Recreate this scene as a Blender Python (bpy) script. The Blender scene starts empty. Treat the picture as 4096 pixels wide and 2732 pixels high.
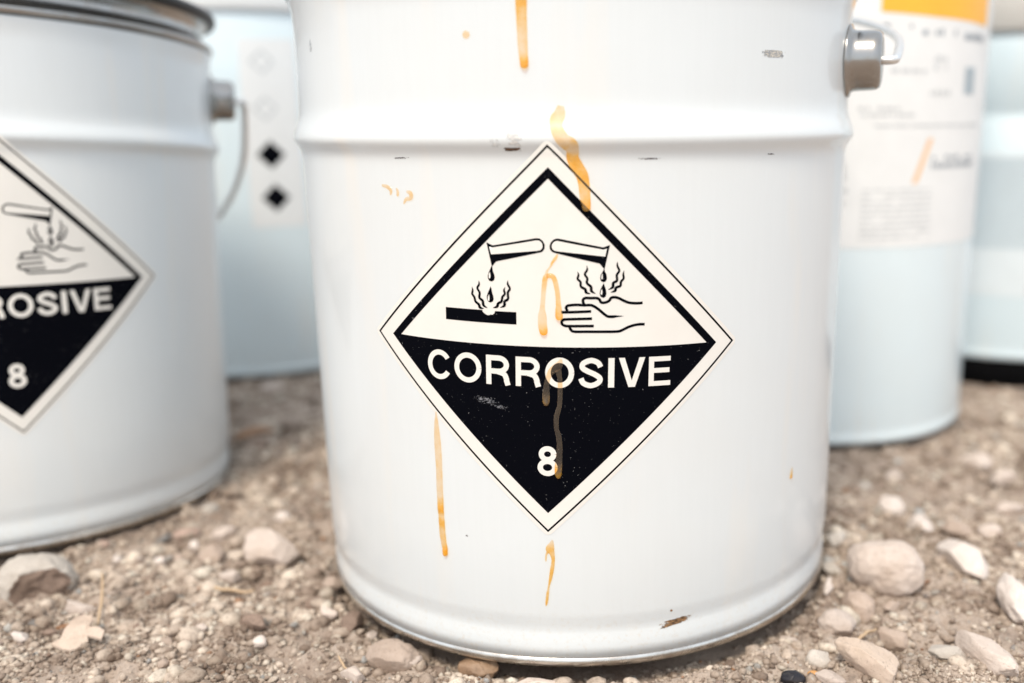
import bpy, bmesh, math, random, json
import numpy as np
from mathutils import Vector, Matrix, noise
from mathutils.geometry import tessellate_polygon

sc = bpy.context.scene
COL = sc.collection
R = math.radians

# ------------------------------------------------------------------ camera
CAMH = 0.23648
pitch, roll, FPX = 0.23035, -0.00716, 3737.9
cam_d = bpy.data.cameras.new("camera")
cam = bpy.data.objects.new("camera", cam_d); COL.objects.link(cam)
fw = Vector((0, math.cos(pitch), -math.sin(pitch)))
up0 = Vector((0, math.sin(pitch), math.cos(pitch))); rt0 = Vector((1, 0, 0))
rt = math.cos(roll) * rt0 + math.sin(roll) * up0
upv = math.cos(roll) * up0 - math.sin(roll) * rt0
M = Matrix((rt, upv, -fw)).transposed().to_4x4(); M.translation = (0, 0, CAMH)
cam.matrix_world = M
cam_d.sensor_width = 36; cam_d.lens = FPX / 4096 * 36
cam_d.shift_x = -350 / 4096
cam_d.clip_start = 0.01; cam_d.clip_end = 500
cam_d.dof.use_dof = True
cam_d.dof.focus_distance = 0.395
cam_d.dof.aperture_fstop = 3.2
cam_d.dof.aperture_blades = 9
sc.camera = cam

# ------------------------------------------------------------------ sky, sun, exposure
SUN = Vector((-0.20, -0.62, 1.0)).normalized()
w = bpy.data.worlds.new("World"); sc.world = w; w.use_nodes = True
nt = w.node_tree; bg = nt.nodes["Background"]
sky = nt.nodes.new("ShaderNodeTexSky"); sky.sky_type = 'NISHITA'; sky.sun_disc = False
sky.sun_elevation = math.asin(SUN.z); sky.sun_rotation = math.atan2(SUN.x, SUN.y)
sky.air_density = 1.0; sky.dust_density = 4.0; sky.ozone_density = 0.0
cl = nt.nodes.new("ShaderNodeMix"); cl.data_type = 'RGBA'        # thin bright cloud over the blue
cl.inputs[0].default_value = .72; cl.inputs[7].default_value = (7.3, 7.85, 8.35, 1)
nt.links.new(sky.outputs[0], cl.inputs[6]); nt.links.new(cl.outputs[2], bg.inputs[0]); bg.inputs[1].default_value = 0.10
sd = bpy.data.lights.new("sun", 'SUN'); sd.energy = 1.45; sd.angle = R(14); sd.color = (1, .89, .74)
sun = bpy.data.objects.new("sun", sd); COL.objects.link(sun)
sun.rotation_euler = (-SUN).to_track_quat('-Z', 'Y').to_euler()
sun.location = (-2, -1.5, 3)
vs = sc.view_settings
vs.view_transform = 'Standard'; vs.look = 'None'; vs.gamma = 1; vs.exposure = 0.83

# artwork of the warning label (mm from its centre), drips and chips (mm round the wall, mm up), stones (metres)
DATA = {
  "black": [
    [[-25.19,42.42],[-22.59,41.29],[-4.82,44.75],[-3.28,44.66],[-2.0,43.59],[-1.29,42.21],[-1.37,40.68],[-2.01,39.64],[-2.78,39.16],[-21.21,34.85],[-22.91,32.81],[-23.15,33.19]],
    [[-23.1,33.11],[-22.83,32.5],[-22.67,30.95],[-22.15,29.67],[-21.9,28.38],[-22.18,27.19],[-23.14,26.59],[-24.23,26.82],[-24.76,27.71],[-24.88,28.75],[-24.5,30.08],[-23.74,31.68]],
    [[-23.72,24.57],[-23.33,23.59],[-23.08,21.9],[-22.64,20.6],[-22.49,19.42],[-22.86,18.35],[-23.83,17.82],[-24.92,18.23],[-25.4,19.26],[-25.44,20.32],[-25.0,21.66],[-24.29,23.28]],
    [[-44.07,14.59],[-27.48,14.57],[-27.35,13.83],[-26.39,13.09],[-25.43,12.54],[-24.46,12.6],[-23.77,12.86],[-23.08,12.76],[-22.25,13.48],[-21.96,14.42],[-13.03,14.39],[-12.99,9.22],[-44.11,9.45]],
    [[24.72,42.36],[22.06,41.39],[4.76,44.67],[3.65,44.79],[2.25,44.35],[1.13,43.21],[0.63,41.66],[0.85,40.26],[1.84,39.3],[3.38,38.85],[20.65,34.88],[22.52,32.67],[22.74,32.98]],
    [[22.51,32.98],[22.96,31.42],[23.54,30.28],[23.7,28.85],[23.29,27.71],[22.3,27.32],[21.31,27.78],[20.95,28.86],[21.13,30.28],[21.96,31.7]],
    [[22.45,27.0],[22.84,25.71],[23.43,23.99],[23.59,22.7],[23.24,21.41],[22.33,20.9],[21.25,21.42],[20.83,22.57],[20.99,24.0],[21.62,25.43]],
  ],
  "white": [
    [[-24.0,40.77],[-22.66,40.44],[-4.69,43.86],[-3.28,43.74],[-2.39,42.82],[-2.13,41.81],[-2.26,40.78],[-3.03,40.0],[-4.32,39.71],[-12.35,38.85],[-21.09,37.88],[-23.24,37.66]],
    [[-23.9,30.63],[-23.69,29.59],[-23.66,28.29],[-24.0,27.75],[-24.4,28.12],[-24.46,29.3]],
    [[-24.37,21.3],[-24.23,20.12],[-24.28,18.8],[-24.64,18.38],[-25.05,18.88],[-24.94,20.08]],
    [[23.53,40.91],[22.13,40.46],[4.49,43.69],[3.65,43.87],[2.53,43.51],[1.69,42.52],[1.5,41.54],[1.75,40.56],[2.54,39.87],[4.22,39.62],[13.17,38.74],[22.87,37.7]],
    [[21.83,30.91],[21.99,29.71],[22.0,28.72],[21.58,28.49],[21.37,29.14],[21.47,30.14]],
    [[21.72,24.57],[21.93,23.43],[21.8,22.28],[21.46,22.14],[21.17,22.71],[21.27,23.86]],
  ],
  "strokes": [
    [[[-31.89,24.02],[-31.53,22.46],[-31.79,20.99],[-30.88,19.72],[-30.36,17.9],[-28.97,16.79],[-28.44,15.49],[-26.77,15.15]],[0.03,0.8,0.88,0.95,1.03,1.08,1.13,0.15]],
    [[[-28.81,26.79],[-28.67,25.14],[-29.48,23.51],[-28.51,21.72],[-28.64,19.6],[-27.27,18.36],[-26.89,16.52],[-25.24,15.51]],[0.03,0.8,0.88,0.95,1.03,1.08,1.13,0.15]],
    [[[-17.56,24.66],[-18.06,23.19],[-17.73,21.77],[-18.77,20.4],[-19.19,18.54],[-20.56,17.68],[-21.12,16.32],[-22.82,15.7]],[0.03,0.8,0.88,0.95,1.03,1.08,1.13,0.15]],
    [[[-16.36,27.4],[-16.48,25.88],[-15.6,23.96],[-16.46,22.35],[-16.44,19.72],[-17.85,18.6],[-18.0,16.88],[-19.85,15.94]],[0.03,0.8,0.88,0.95,1.03,1.08,1.13,0.15]],
    [[[11.77,31.67],[12.26,30.26],[11.9,28.69],[13.04,27.42],[13.28,25.56],[14.98,24.43],[15.42,23.14],[17.12,22.63]],[0.03,0.77,0.88,0.94,1.02,1.08,1.11,0.17]],
    [[[15.48,34.19],[15.7,32.41],[14.79,30.56],[15.79,28.86],[15.66,27.0],[17.29,25.44],[17.53,23.72],[19.24,22.63]],[0.03,0.77,0.88,0.94,1.02,1.08,1.11,0.17]],
    [[[27.86,35.73],[27.83,33.94],[28.64,31.94],[27.67,30.25],[27.76,27.96],[26.29,26.98],[26.09,25.26],[24.28,24.27]],[0.03,0.77,0.88,0.94,1.02,1.08,1.11,0.17]],
    [[[30.64,32.15],[30.3,30.5],[30.47,28.79],[29.43,27.51],[29.18,25.8],[27.47,25.1],[27.06,23.82],[25.3,23.17]],[0.03,0.77,0.88,0.94,1.02,1.08,1.11,0.17]],
    [[[14.7,18.08],[14.12,19.4],[14.31,20.41],[15.3,20.9],[17.28,20.85],[19.55,20.85],[20.69,20.33],[21.42,19.17],[22.42,18.94],[23.84,19.24],[24.83,19.87],[25.53,20.9],[26.96,21.17],[28.69,20.72],[30.44,19.82],[32.48,18.95],[34.82,18.58],[37.16,18.52],[38.58,18.66]],[1.11,1.11,1.11,1.11,1.11,1.11,1.11,1.11,1.11,1.11,1.11,1.11,1.11,1.11,1.11,1.11,1.11,1.11,1.11]],
    [[[7.91,15.48],[7.34,16.69],[7.82,17.56],[9.09,17.86],[11.64,18.06],[14.47,17.91],[17.03,17.97],[18.45,17.54],[20.46,16.23],[22.48,14.48],[24.21,13.31],[25.94,13.14],[27.09,13.21],[28.82,13.27],[30.85,13.32]],[1.11,1.11,1.11,1.11,1.11,1.11,1.11,1.11,1.11,1.11,1.11,1.16,1.05,0.55,0.06]],
    [[[5.42,14.92],[9.96,15.04],[17.48,15.37]],[1.11,1.11,1.11]],
    [[[17.85,12.38],[12.82,12.23],[7.13,11.99],[6.05,11.66],[5.57,10.86],[5.86,9.91],[7.14,9.29],[9.42,9.23],[13.98,9.27],[18.63,9.33]],[1.11,1.11,1.11,1.11,1.11,1.11,1.11,1.11,1.11,1.11]],
    [[[8.74,8.87],[9.29,7.77],[10.58,6.97],[15.71,6.94],[21.43,6.92],[28.06,6.92],[30.08,7.38],[32.68,8.64],[35.3,9.45],[37.66,9.73],[39.67,9.69]],[1.11,1.11,1.11,1.11,1.11,1.11,1.11,1.11,1.11,1.11,1.11]],
  ],
  "letters": [
    [-53.87,-42.36,-17.04,-4.37],
    [-40.74,-28.37,-16.63,-4.12],
    [-26.25,-15.81,-16.76,-4.09],
    [-13.49,-2.95,-16.71,-4.28],
    [-1.15,10.78,-16.9,-4.33],
    [12.46,22.82,-16.79,-4.11],
    [24.79,27.33,-16.79,-4.09],
    [29.15,40.26,-16.88,-4.19],
    [41.89,51.45,-16.81,-4.2],
  ],
  "eight": [
    -4.46,
    4.04,
    -55.45,
    -42.59,
  ],
  "drips": [
    [[-16.66,284.61,4.2,0.5],[-16.65,280.48,4.2,0.45],[-16.65,276.33,3.96,0.35],[-16.57,271.1,3.85,0.25],[-16.48,265.84,3.73,0.18],[-16.25,261.6,3.38,0.3],[-16.04,258.94,3.26,0.95],[-16.04,256.71,2.91,1]],
    [[-2.26,242.81,2.33,0.15],[-2.88,239.45,4.66,0.15],[-4.04,237.28,5.01,0.12],[-3.7,233.99,4.66,0.12],[-1.51,230.13,5.13,0.12],[1.27,227.91,5.6,0.25],[2.09,225.69,4.78,0.1],[2.05,222.91,4.66,0.55],[3.71,219.56,4.95,0.45],[5.65,216.19,4.66,0.5],[6.35,212.25,4.31,0.25],[6.7,207.72,4.08,0.25],[7.13,204.88,3.5,0.8],[7.16,202.15,3.03,1]],
    [[-4.55,185.55,0.56,0.1],[-5.22,184.0,1.13,0.25],[-6.57,182.31,0.96,0.35],[-7.45,180.47,0.73,0.1],[-8.75,178.77,0.84,0.1],[-9.21,177.07,1.41,0.12],[-9.73,175.36,1.97,0.3],[-10.33,171.07,1.86,0.1],[-10.76,166.76,1.8,0.08],[-11.06,163.29,2.03,0.1],[-11.18,160.4,3.32,0.1],[-11.14,156.62,3.6,0.12],[-10.82,153.99,3.32,0.6],[-10.77,152.24,2.53,0.95]],
    [[-9.08,176.64,1.69,0.35],[-7.8,176.79,1.86,0.4],[-6.4,176.22,1.86,0.35],[-5.46,173.65,1.86,0.25],[-4.82,169.65,1.86,0.2],[-4.53,165.34,1.97,0.25],[-4.43,162.45,2.67,0.4],[-4.33,160.14,2.96,0.8],[-4.3,158.54,2.25,1]],
    [[-3.75,142.34,0.65,0.1],[-4.91,139.47,3.26,0.1],[-7.74,137.16,2.72,0.12],[-9.49,133.68,1.96,0.12],[-10.13,129.61,2.5,0.12],[-10.32,126.12,3.05,0.3],[-10.29,122.14,2.72,0.95]],
    [[-5.22,137.75,2.72,0.1],[-4.45,133.71,1.85,0.12],[-4.44,127.91,1.96,0.1],[-4.87,122.07,1.96,0.1],[-6.14,117.36,2.18,0.1],[-6.22,112.63,1.96,0.1],[-5.33,108.48,2.18,0.1],[-5.06,104.3,2.39,0.1],[-5.5,98.29,2.83,0.12],[-5.8,94.06,3.05,0.5],[-5.81,90.11,2.61,1]],
    [[-60.29,116.11,0.44,0.12],[-60.36,111.23,1.96,0.14],[-60.35,106.33,2.83,0.12],[-60.21,100.18,3.37,0.1],[-60.09,90.87,3.15,0.14],[-60.33,81.4,3.26,0.1],[-60.29,75.7,3.15,0.25],[-60.36,71.73,3.05,0.7],[-60.24,68.68,2.94,0.25],[-60.13,65.49,2.94,0.55],[-60.09,60.98,3.05,0.25],[-59.91,57.78,2.99,0.25],[-59.62,55.24,2.88,0.3],[-59.22,53.36,2.72,0.45],[-59.03,51.57,2.5,0.95],[-59.09,49.08,2.28,1]],
    [[-8.87,62.11,0.58,0.1],[-9.35,60.21,2.21,0.14],[-9.96,57.83,3.73,0.3],[-9.24,56.02,2.33,0.3],[-8.73,52.77,1.4,0.4],[-9.25,48.66,1.63,0.4],[-10.1,43.83,1.28,0.4],[-10.86,40.36,0.7,0.4],[-11.52,36.18,1.17,0.4],[-11.97,32.69,1.05,0.4],[-12.34,30.58,0.35,0.4]],
    [[-10.99,56.44,1.17,0.25],[-11.78,54.72,0.7,0.2],[-11.9,51.86,0.7,0.3]],
    [[-38.28,270.84,1.75,0.15],[-38.76,269.53,3.03,0.14],[-38.58,268.03,1.28,0.1]],
    [[115.14,77.5,0.47,0.1],[114.71,74.71,1.52,0.3],[114.03,71.85,1.17,0.9]],
    [[-82.89,211.59,0.93,0.12],[-79.96,211.08,1.52,0.14],[-78.0,209.65,1.52,0.14],[-78.42,207.55,0.82,0.15]],
    [[-74.86,210.64,0.82,0.1],[-74.17,209.17,1.28,0.14],[-74.47,207.26,1.17,0.25]],
    [[-69.5,209.43,0.82,0.1],[-67.5,208.77,1.87,0.16],[-67.41,206.89,1.75,0.2],[-69.95,206.22,1.4,0.14],[-71.4,204.21,0.7,0.16]],
  ],
  "scuffs": [
    [-21.27,226.53,8.16,1.52,0,"rust"],
    [-133.42,270.33,3.26,5.25,0.1,"grey"],
    [90.34,263.31,11.95,2.56,0,"scuff"],
    [-71.45,222.93,11.07,0.7,0.03,"dash"],
    [32.39,222.47,11.89,0.75,0,"dash"],
    [89.78,223.11,6.41,0.7,-0.05,"dash"],
    [46.76,17.82,14.57,2.91,0.12,"chip"],
    [-27.36,228.88,4.66,3.26,0,"grey2"],
    [-20.3,230.13,7.58,6.41,0,"crater"],
    [44.15,24.26,0.93,0.93,0,"dot"],
    [-47.82,60.72,2.1,0.82,-0.4,"dash"],
  ],
}
DATA2 = {
  "stones": [
    ["big rounded grey stone with a broken brown face, in front of the left pail",-0.3108,0.47,0.0224,0.0178,0.0136,-0.26,0.12,"grey"],
    ["pale faceted stone with a deep hollow under it, between the two front pails",-0.1905,0.4962,0.0168,0.0127,0.0099,-0.47,0.8,"pale"],
    ["flat greyish brown stone left of the pale faceted stone between the front pails",-0.2236,0.4912,0.008,0.0066,0.0051,0.51,0.7,"beige"],
    ["sharp-edged pale stone right below the big rounded stone",-0.2688,0.4369,0.0103,0.0063,0.005,-0.3,0.9,"pale"],
    ["small white stone at the left edge, below the big rounded stone",-0.2817,0.4096,0.0049,0.0038,0.003,-0.46,0.8,"white"],
    ["small flat brown stone right of the small white stone by the beige flake",-0.2709,0.4149,0.0038,0.0023,0.0019,0.17,0.4,"brown"],
    ["smooth egg-shaped white pebble just below a brown clod, left of the front pail",-0.1633,0.4009,0.004,0.0036,0.003,0.15,0.15,"white"],
    ["crumbly brown clod above the smooth egg-shaped white pebble",-0.1704,0.4142,0.0073,0.0045,0.0037,-0.17,0.6,"brown"],
    ["dark brown pebble with a shaded side, in the middle of the bare soil",-0.2307,0.421,0.0039,0.0037,0.0033,0.8,0.5,"brown"],
    ["pale upright pebble beside two smaller ones in the lower left gravel",-0.1991,0.4046,0.0057,0.0025,0.0027,1.8,0.3,"beige"],
    ["small beige pebble left of the upright pebble in the lower left gravel",-0.2076,0.4018,0.0038,0.0027,0.0022,-0.39,0.4,"beige"],
    ["small pale pebble above the upright pebble in the lower left gravel",-0.196,0.4131,0.0031,0.0026,0.0021,0.35,0.5,"pale"],
    ["small round pebble lying alone near the bottom edge, below the upright pebble",-0.2021,0.3852,0.0026,0.0025,0.0021,-0.01,0.2,"beige"],
    ["tiny bright white pebble near the rim of the left pail",-0.2776,0.4928,0.0045,0.0032,0.0024,-0.6,0.2,"white"],
    ["rosy pebble just below the rim of the left pail",-0.2912,0.5055,0.0043,0.0036,0.0027,0.2,0.3,"rose"],
    ["small bright pebble midway between the left pail and the flat greyish brown stone",-0.2482,0.4841,0.0033,0.0031,0.0024,-0.02,0.3,"white"],
    ["beige pebble touching the flat greyish brown stone on its upper left",-0.2401,0.4907,0.0057,0.0043,0.0033,-0.69,0.4,"beige"],
    ["bright small pebble above the flat greyish brown stone",-0.2405,0.5105,0.004,0.0038,0.0033,-0.02,0.5,"white"],
    ["low pinkish stone close under the right rim of the left pail",-0.2494,0.5223,0.0081,0.0047,0.0035,0.69,0.5,"rose"],
    ["bright slanted stone above the flat greyish brown stone, towards the front pail",-0.2263,0.5203,0.0075,0.0049,0.0037,0.89,0.6,"pale"],
    ["pale squat pebble below the pale faceted stone",-0.2026,0.4665,0.0064,0.0043,0.0034,-0.32,0.5,"pale"],
    ["round white pebble above the pale faceted stone, close to the front pail",-0.199,0.5448,0.005,0.0044,0.0034,-0.02,0.2,"white"],
    ["grey pebble lying in the shade at the right foot of the left pail",-0.252,0.5634,0.0058,0.0055,0.0042,0.72,0.3,"grey"],
    ["tan pebble leaning against the lower left side of the front pail",-0.145,0.4613,0.0056,0.0053,0.0043,0.37,0.4,"beige"],
    ["brown pebble left of the tan pebble beside the front pail",-0.1491,0.4407,0.0052,0.004,0.0032,1.05,0.4,"brown"],
    ["grey-white pebble below the brown pebble beside the front pail",-0.1386,0.4303,0.0055,0.0034,0.0028,-0.44,0.4,"pale"],
    ["rounded brown stone tucked against the lower left rim of the front pail",-0.1246,0.4221,0.0084,0.0055,0.0043,1.53,0.3,"brown"],
    ["large mottled stone half under the left rim of the front pail",-0.0996,0.397,0.0136,0.0085,0.0072,-0.36,0.35,"beige"],
    ["small pale stone standing between the rounded brown stone and the large mottled stone",-0.1126,0.4127,0.0051,0.0029,0.0025,1.71,0.3,"pale"],
    ["small lumpy pale stone right of the large mottled stone under the front pail",-0.0863,0.3864,0.0054,0.003,0.0026,1.37,0.6,"pale"],
    ["dark tan rounded stone wedged beneath the front rim of the front pail",-0.0566,0.3825,0.0105,0.0067,0.0057,-0.43,0.25,"tan"],
    ["broad flat pale slab at the bottom edge below the front pail",-0.0274,0.3712,0.0181,0.0063,0.0037,-0.01,0.6,"pale"],
    ["pale rough stone at the bottom edge below the large mottled stone",-0.1119,0.3737,0.0064,0.004,0.0034,-0.5,0.7,"pale"],
    ["big smooth oval stone with a flat pitted top, right of the front pail",0.156,0.4709,0.0209,0.0181,0.0144,-0.58,0.12,"pale"],
    ["bright white angular stone right of the big oval stone",0.2063,0.4845,0.0202,0.0114,0.0089,-1.25,0.9,"white"],
    ["large cream stone cut by the right edge of the picture",0.213,0.4376,0.0173,0.0085,0.0083,-1.66,0.3,"white"],
    ["grey rounded pebble touching the right side of the front pail",0.1387,0.5071,0.0093,0.0057,0.0045,1.02,0.2,"grey"],
    ["small tilted grey chip beside the big oval stone, against the front pail",0.1272,0.4737,0.0083,0.0043,0.0034,-1.17,0.6,"grey"],
    ["narrow upright pale pebble below the small tilted grey chip",0.1199,0.4515,0.0091,0.0029,0.0044,1.26,0.4,"white"],
    ["tan lumpy stone lying just below the big oval stone",0.1337,0.4403,0.0125,0.0079,0.0064,-1.16,0.4,"beige"],
    ["round button-like stone with a dark underside, lower right of the front pail",0.1159,0.4142,0.01,0.0077,0.0064,-0.15,0.2,"pale"],
    ["thin flat beige stone right of the round button-like stone",0.14,0.4043,0.0079,0.0056,0.0046,-0.36,0.7,"beige"],
    ["large flat sandstone slab with a notched edge in the lower right",0.1222,0.381,0.0165,0.0086,0.0072,-0.8,0.85,"sand"],
    ["long diagonal pale stone in the lower right corner",0.1791,0.391,0.0195,0.0078,0.0064,-1.28,0.25,"pale"],
    ["rough grey-white stone with a small hole, left of the long diagonal stone",0.1585,0.388,0.0095,0.005,0.0042,-0.65,0.7,"grey"],
    ["light grey cobble left of the large flat sandstone slab",0.0998,0.3858,0.0062,0.0056,0.0048,-0.51,0.4,"grey"],
    ["shiny black pebble at the bottom edge below the light grey cobble",0.0849,0.37,0.0061,0.004,0.0034,-0.01,0.15,"black"],
    ["small orange-brown pebble beside the shiny black pebble",0.0954,0.3751,0.003,0.0018,0.0016,-0.27,0.15,"orange"],
    ["cream stone cut by the bottom edge right of the shiny black pebble",0.1006,0.3684,0.0074,0.0039,0.0034,-0.33,0.5,"pale"],
    ["small flat pale stone just off the right rim of the front pail",0.0909,0.4084,0.0052,0.0025,0.0021,-0.42,0.6,"pale"],
    ["blurred bright white stone above the big oval stone",0.1848,0.5531,0.0095,0.0091,0.007,0.61,0.4,"white"],
    ["bright white stone between the big oval stone and the angular white one",0.1942,0.5262,0.0091,0.0076,0.0059,-1.06,0.6,"white"],
    ["flat tan stone behind the bright white angular stone",0.2143,0.5211,0.0101,0.007,0.0054,-0.47,0.4,"beige"],
    ["cream stone near the shadow of the right rear pail, upper of a pair",0.2707,0.6328,0.0114,0.0105,0.0074,-1.36,0.4,"pale"],
    ["cream stone with a dark hollow below it, lower of the pair by the right edge",0.2796,0.6116,0.0116,0.008,0.0058,0.6,0.5,"pale"],
    ["long low pale stone at the right edge, behind the angular white stone",0.2589,0.5539,0.011,0.005,0.0037,-0.02,0.5,"pale"],
    ["pale blurred pebble at the upper right of the angular white stone",0.231,0.5148,0.0073,0.0059,0.0045,-0.02,0.4,"pale"],
    ["small blurred grey pebble in the shade between the front pail and the right rear pail",0.1782,0.5926,0.0054,0.005,0.0037,-0.02,0.2,"grey"],
    ["small blurred pale pebble above the blurred bright white stone",0.2017,0.605,0.0069,0.0058,0.0043,0.38,0.3,"pale"],
    ["upright beige pebble below the big oval stone, right of the tan lumpy stone",0.1473,0.4305,0.0065,0.0033,0.0031,1.03,0.5,"beige"],
    ["rust-tinged long stone in the gap between the left pail and the front pail",-0.2774,0.7166,0.0197,0.0074,0.005,0.81,0.5,"rust"],
    ["pale blurred pebble in the gap, at the foot of the middle rear pail",-0.3058,0.8419,0.0117,0.0099,0.0061,-0.03,0.4,"pale"],
    ["brown blurred stone in the lower part of the gap between the front pails",-0.2632,0.6767,0.0115,0.0053,0.0037,0.25,0.5,"brown"],
  ],
  "twigs": [
    ["short bent straw standing out of the soil beside the sharp-edged pale stone",[[-0.2616,0.4496],[-0.2577,0.4411],[-0.2538,0.4321],[-0.2511,0.4221]],0.0008],
    ["straight dry straw lying across the soil between the front pails",[[-0.2118,0.4528],[-0.2026,0.451],[-0.1938,0.4522],[-0.1838,0.4511]],0.001],
    ["thin curved straw beside the round button-like stone",[[0.1171,0.3934],[0.1219,0.3986],[0.1272,0.4041],[0.1333,0.4093]],0.00085],
    ["pale splinter at the bottom left of the front pail",[[-0.1209,0.3849],[-0.1178,0.3807],[-0.1149,0.376]],0.00059],
  ],
  "flake": [
    [-0.2608,0.3983],
    [-0.2578,0.4015],
    [-0.2589,0.4073],
    [-0.2583,0.414],
    [-0.2559,0.4173],
    [-0.2508,0.4172],
    [-0.2483,0.4138],
    [-0.2476,0.4085],
    [-0.243,0.4091],
    [-0.2392,0.4064],
    [-0.2379,0.4006],
    [-0.2421,0.4019],
    [-0.2459,0.4032],
    [-0.2435,0.3994],
    [-0.2449,0.3956],
    [-0.2487,0.3938],
    [-0.2535,0.3951],
  ],
}

# ------------------------------------------------------------------ helpers
def obj(name, me, mat=None, parent=None):
    o = bpy.data.objects.new(name, me); COL.objects.link(o)
    if mat is not None and len(me.materials) == 0: me.materials.append(mat)
    if parent is not None: o.parent = parent
    return o
def tag(o, label=None, cat=None, group=None, kind=None):
    if label: o["label"] = label
    if cat: o["category"] = cat
    if group: o["group"] = group
    if kind: o["kind"] = kind
    return o
def empty(name, loc, rot=None):
    o = bpy.data.objects.new(name, None); COL.objects.link(o)
    o.location = loc; o.empty_display_size = .05
    if rot is not None: o.rotation_euler = rot
    return o
def mesh(name, verts, faces, smooth=True):
    me = bpy.data.meshes.new(name); me.from_pydata([tuple(v) for v in verts], [], [tuple(f) for f in faces])
    if smooth: me.polygons.foreach_set("use_smooth", [True] * len(me.polygons))
    me.update(); return me
def big_mesh(name, V, F):
    """V (n,3) array, F (m,k) array of equal sized faces"""
    me = bpy.data.meshes.new(name); m, k = F.shape
    me.vertices.add(len(V)); me.vertices.foreach_set("co", np.asarray(V, np.float32).ravel())
    me.loops.add(m * k); me.loops.foreach_set("vertex_index", np.asarray(F, np.int32).ravel())
    me.polygons.add(m); me.polygons.foreach_set("loop_start", np.arange(0, m * k, k, dtype=np.int32))
    me.polygons.foreach_set("loop_total", np.full(m, k, np.int32))
    me.polygons.foreach_set("use_smooth", np.ones(m, bool))
    me.update(calc_edges=True); return me
def lathe(name, prof, n=192):
    V, F = [], []
    for r, z in prof:
        for i in range(n):
            a = 2 * math.pi * i / n; V.append((r * math.sin(a), -r * math.cos(a), z))
    for j in range(len(prof) - 1):
        for i in range(n):
            k = (i + 1) % n
            F.append((j * n + i, j * n + k, (j + 1) * n + k, (j + 1) * n + i))
    return mesh(name, V, F)
def tube(name, pts, rad, n=10, cap=True):
    pts = [Vector(p) for p in pts]; V, F = [], []
    rads = rad if isinstance(rad, (list, tuple)) else [rad] * len(pts)
    t0 = (pts[1] - pts[0]).normalized(); ref = Vector((0, 0, 1)) if abs(t0.z) < .9 else Vector((1, 0, 0))
    u = t0.cross(ref).normalized()
    for i, p in enumerate(pts):
        t = (pts[min(i + 1, len(pts) - 1)] - pts[max(i - 1, 0)]).normalized()
        u = (u - t * u.dot(t)).normalized(); v = t.cross(u)
        for k in range(n):
            a = 2 * math.pi * k / n; V.append(p + (u * math.cos(a) + v * math.sin(a)) * rads[i])
    for i in range(len(pts) - 1):
        for k in range(n):
            F.append((i * n + k, i * n + (k + 1) % n, (i + 1) * n + (k + 1) % n, (i + 1) * n + k))
    if cap: F.append(tuple(range(n))[::-1]); F.append(tuple(range((len(pts) - 1) * n, len(pts) * n)))
    return mesh(name, V, F)
def catmull(P, n=6):
    P = [np.array(p, float) for p in P]; out = []
    for i in range(len(P) - 1):
        p0, p1, p2, p3 = P[max(i - 1, 0)], P[i], P[i + 1], P[min(i + 2, len(P) - 1)]
        for k in range(n):
            t = k / n
            out.append(.5 * (2 * p1 + (p2 - p0) * t + (2 * p0 - 5 * p1 + 4 * p2 - p3) * t * t + (3 * p1 - p0 - 3 * p2 + p3) * t ** 3))
    out.append(P[-1]); return out

# ------------------------------------------------------------------ materials
class NT:
    def __init__(s, name):
        s.m = bpy.data.materials.new(name); s.m.use_nodes = True; s.t = s.m.node_tree
        s.p = s.t.nodes["Principled BSDF"]; s.out = s.t.nodes["Material Output"]
    def n(s, typ, **kw):
        nd = s.t.nodes.new(typ)
        for k, v in kw.items():
            if k == 'ins':
                for a, b in v.items(): nd.inputs[a].default_value = b
            else: setattr(nd, k, v)
        return nd
    def l(s, a, b): s.t.links.new(a, b)
    def coord(s): return s.n("ShaderNodeTexCoord").outputs["Object"]
    def noise(s, scale, detail=4, rough=.55, vec=None):
        nd = s.n("ShaderNodeTexNoise", ins={"Scale": scale, "Detail": detail, "Roughness": rough})
        s.l(vec if vec is not None else s.coord(), nd.inputs["Vector"]); return nd
    def ramp(s, fac, stops):
        nd = s.n("ShaderNodeValToRGB"); e = nd.color_ramp.elements
        while len(e) < len(stops): e.new(.5)
        for k, (p, c) in enumerate(stops):
            e[k].position = p; e[k].color = (*c, 1) if len(c) == 3 else c
        s.l(fac, nd.inputs["Fac"]); return nd.outputs["Color"]
    def mix(s, fac, a, b, mode='MIX'):
        nd = s.n("ShaderNodeMix", data_type='RGBA', blend_type=mode)
        for sock, v in ((nd.inputs[0], fac), (nd.inputs[6], a), (nd.inputs[7], b)):
            if isinstance(v, (int, float)): sock.default_value = v
            elif isinstance(v, tuple): sock.default_value = (*v, 1)
            else: s.l(v, sock)
        return nd.outputs[2]
    def bump(s, h, strength=.3, dist=.001, prev=None):
        nd = s.n("ShaderNodeBump", ins={"Strength": strength, "Distance": dist}); s.l(h, nd.inputs["Height"])
        if prev is not None: s.l(prev, nd.inputs["Normal"])
        return nd.outputs["Normal"]
    def set(s, **kw):
        for k, v in kw.items():
            sock = s.p.inputs[k]
            if isinstance(v, tuple): sock.default_value = (*v, 1)
            elif isinstance(v, (int, float)): sock.default_value = v
            else: s.l(v, sock)
        return s.m

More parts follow.
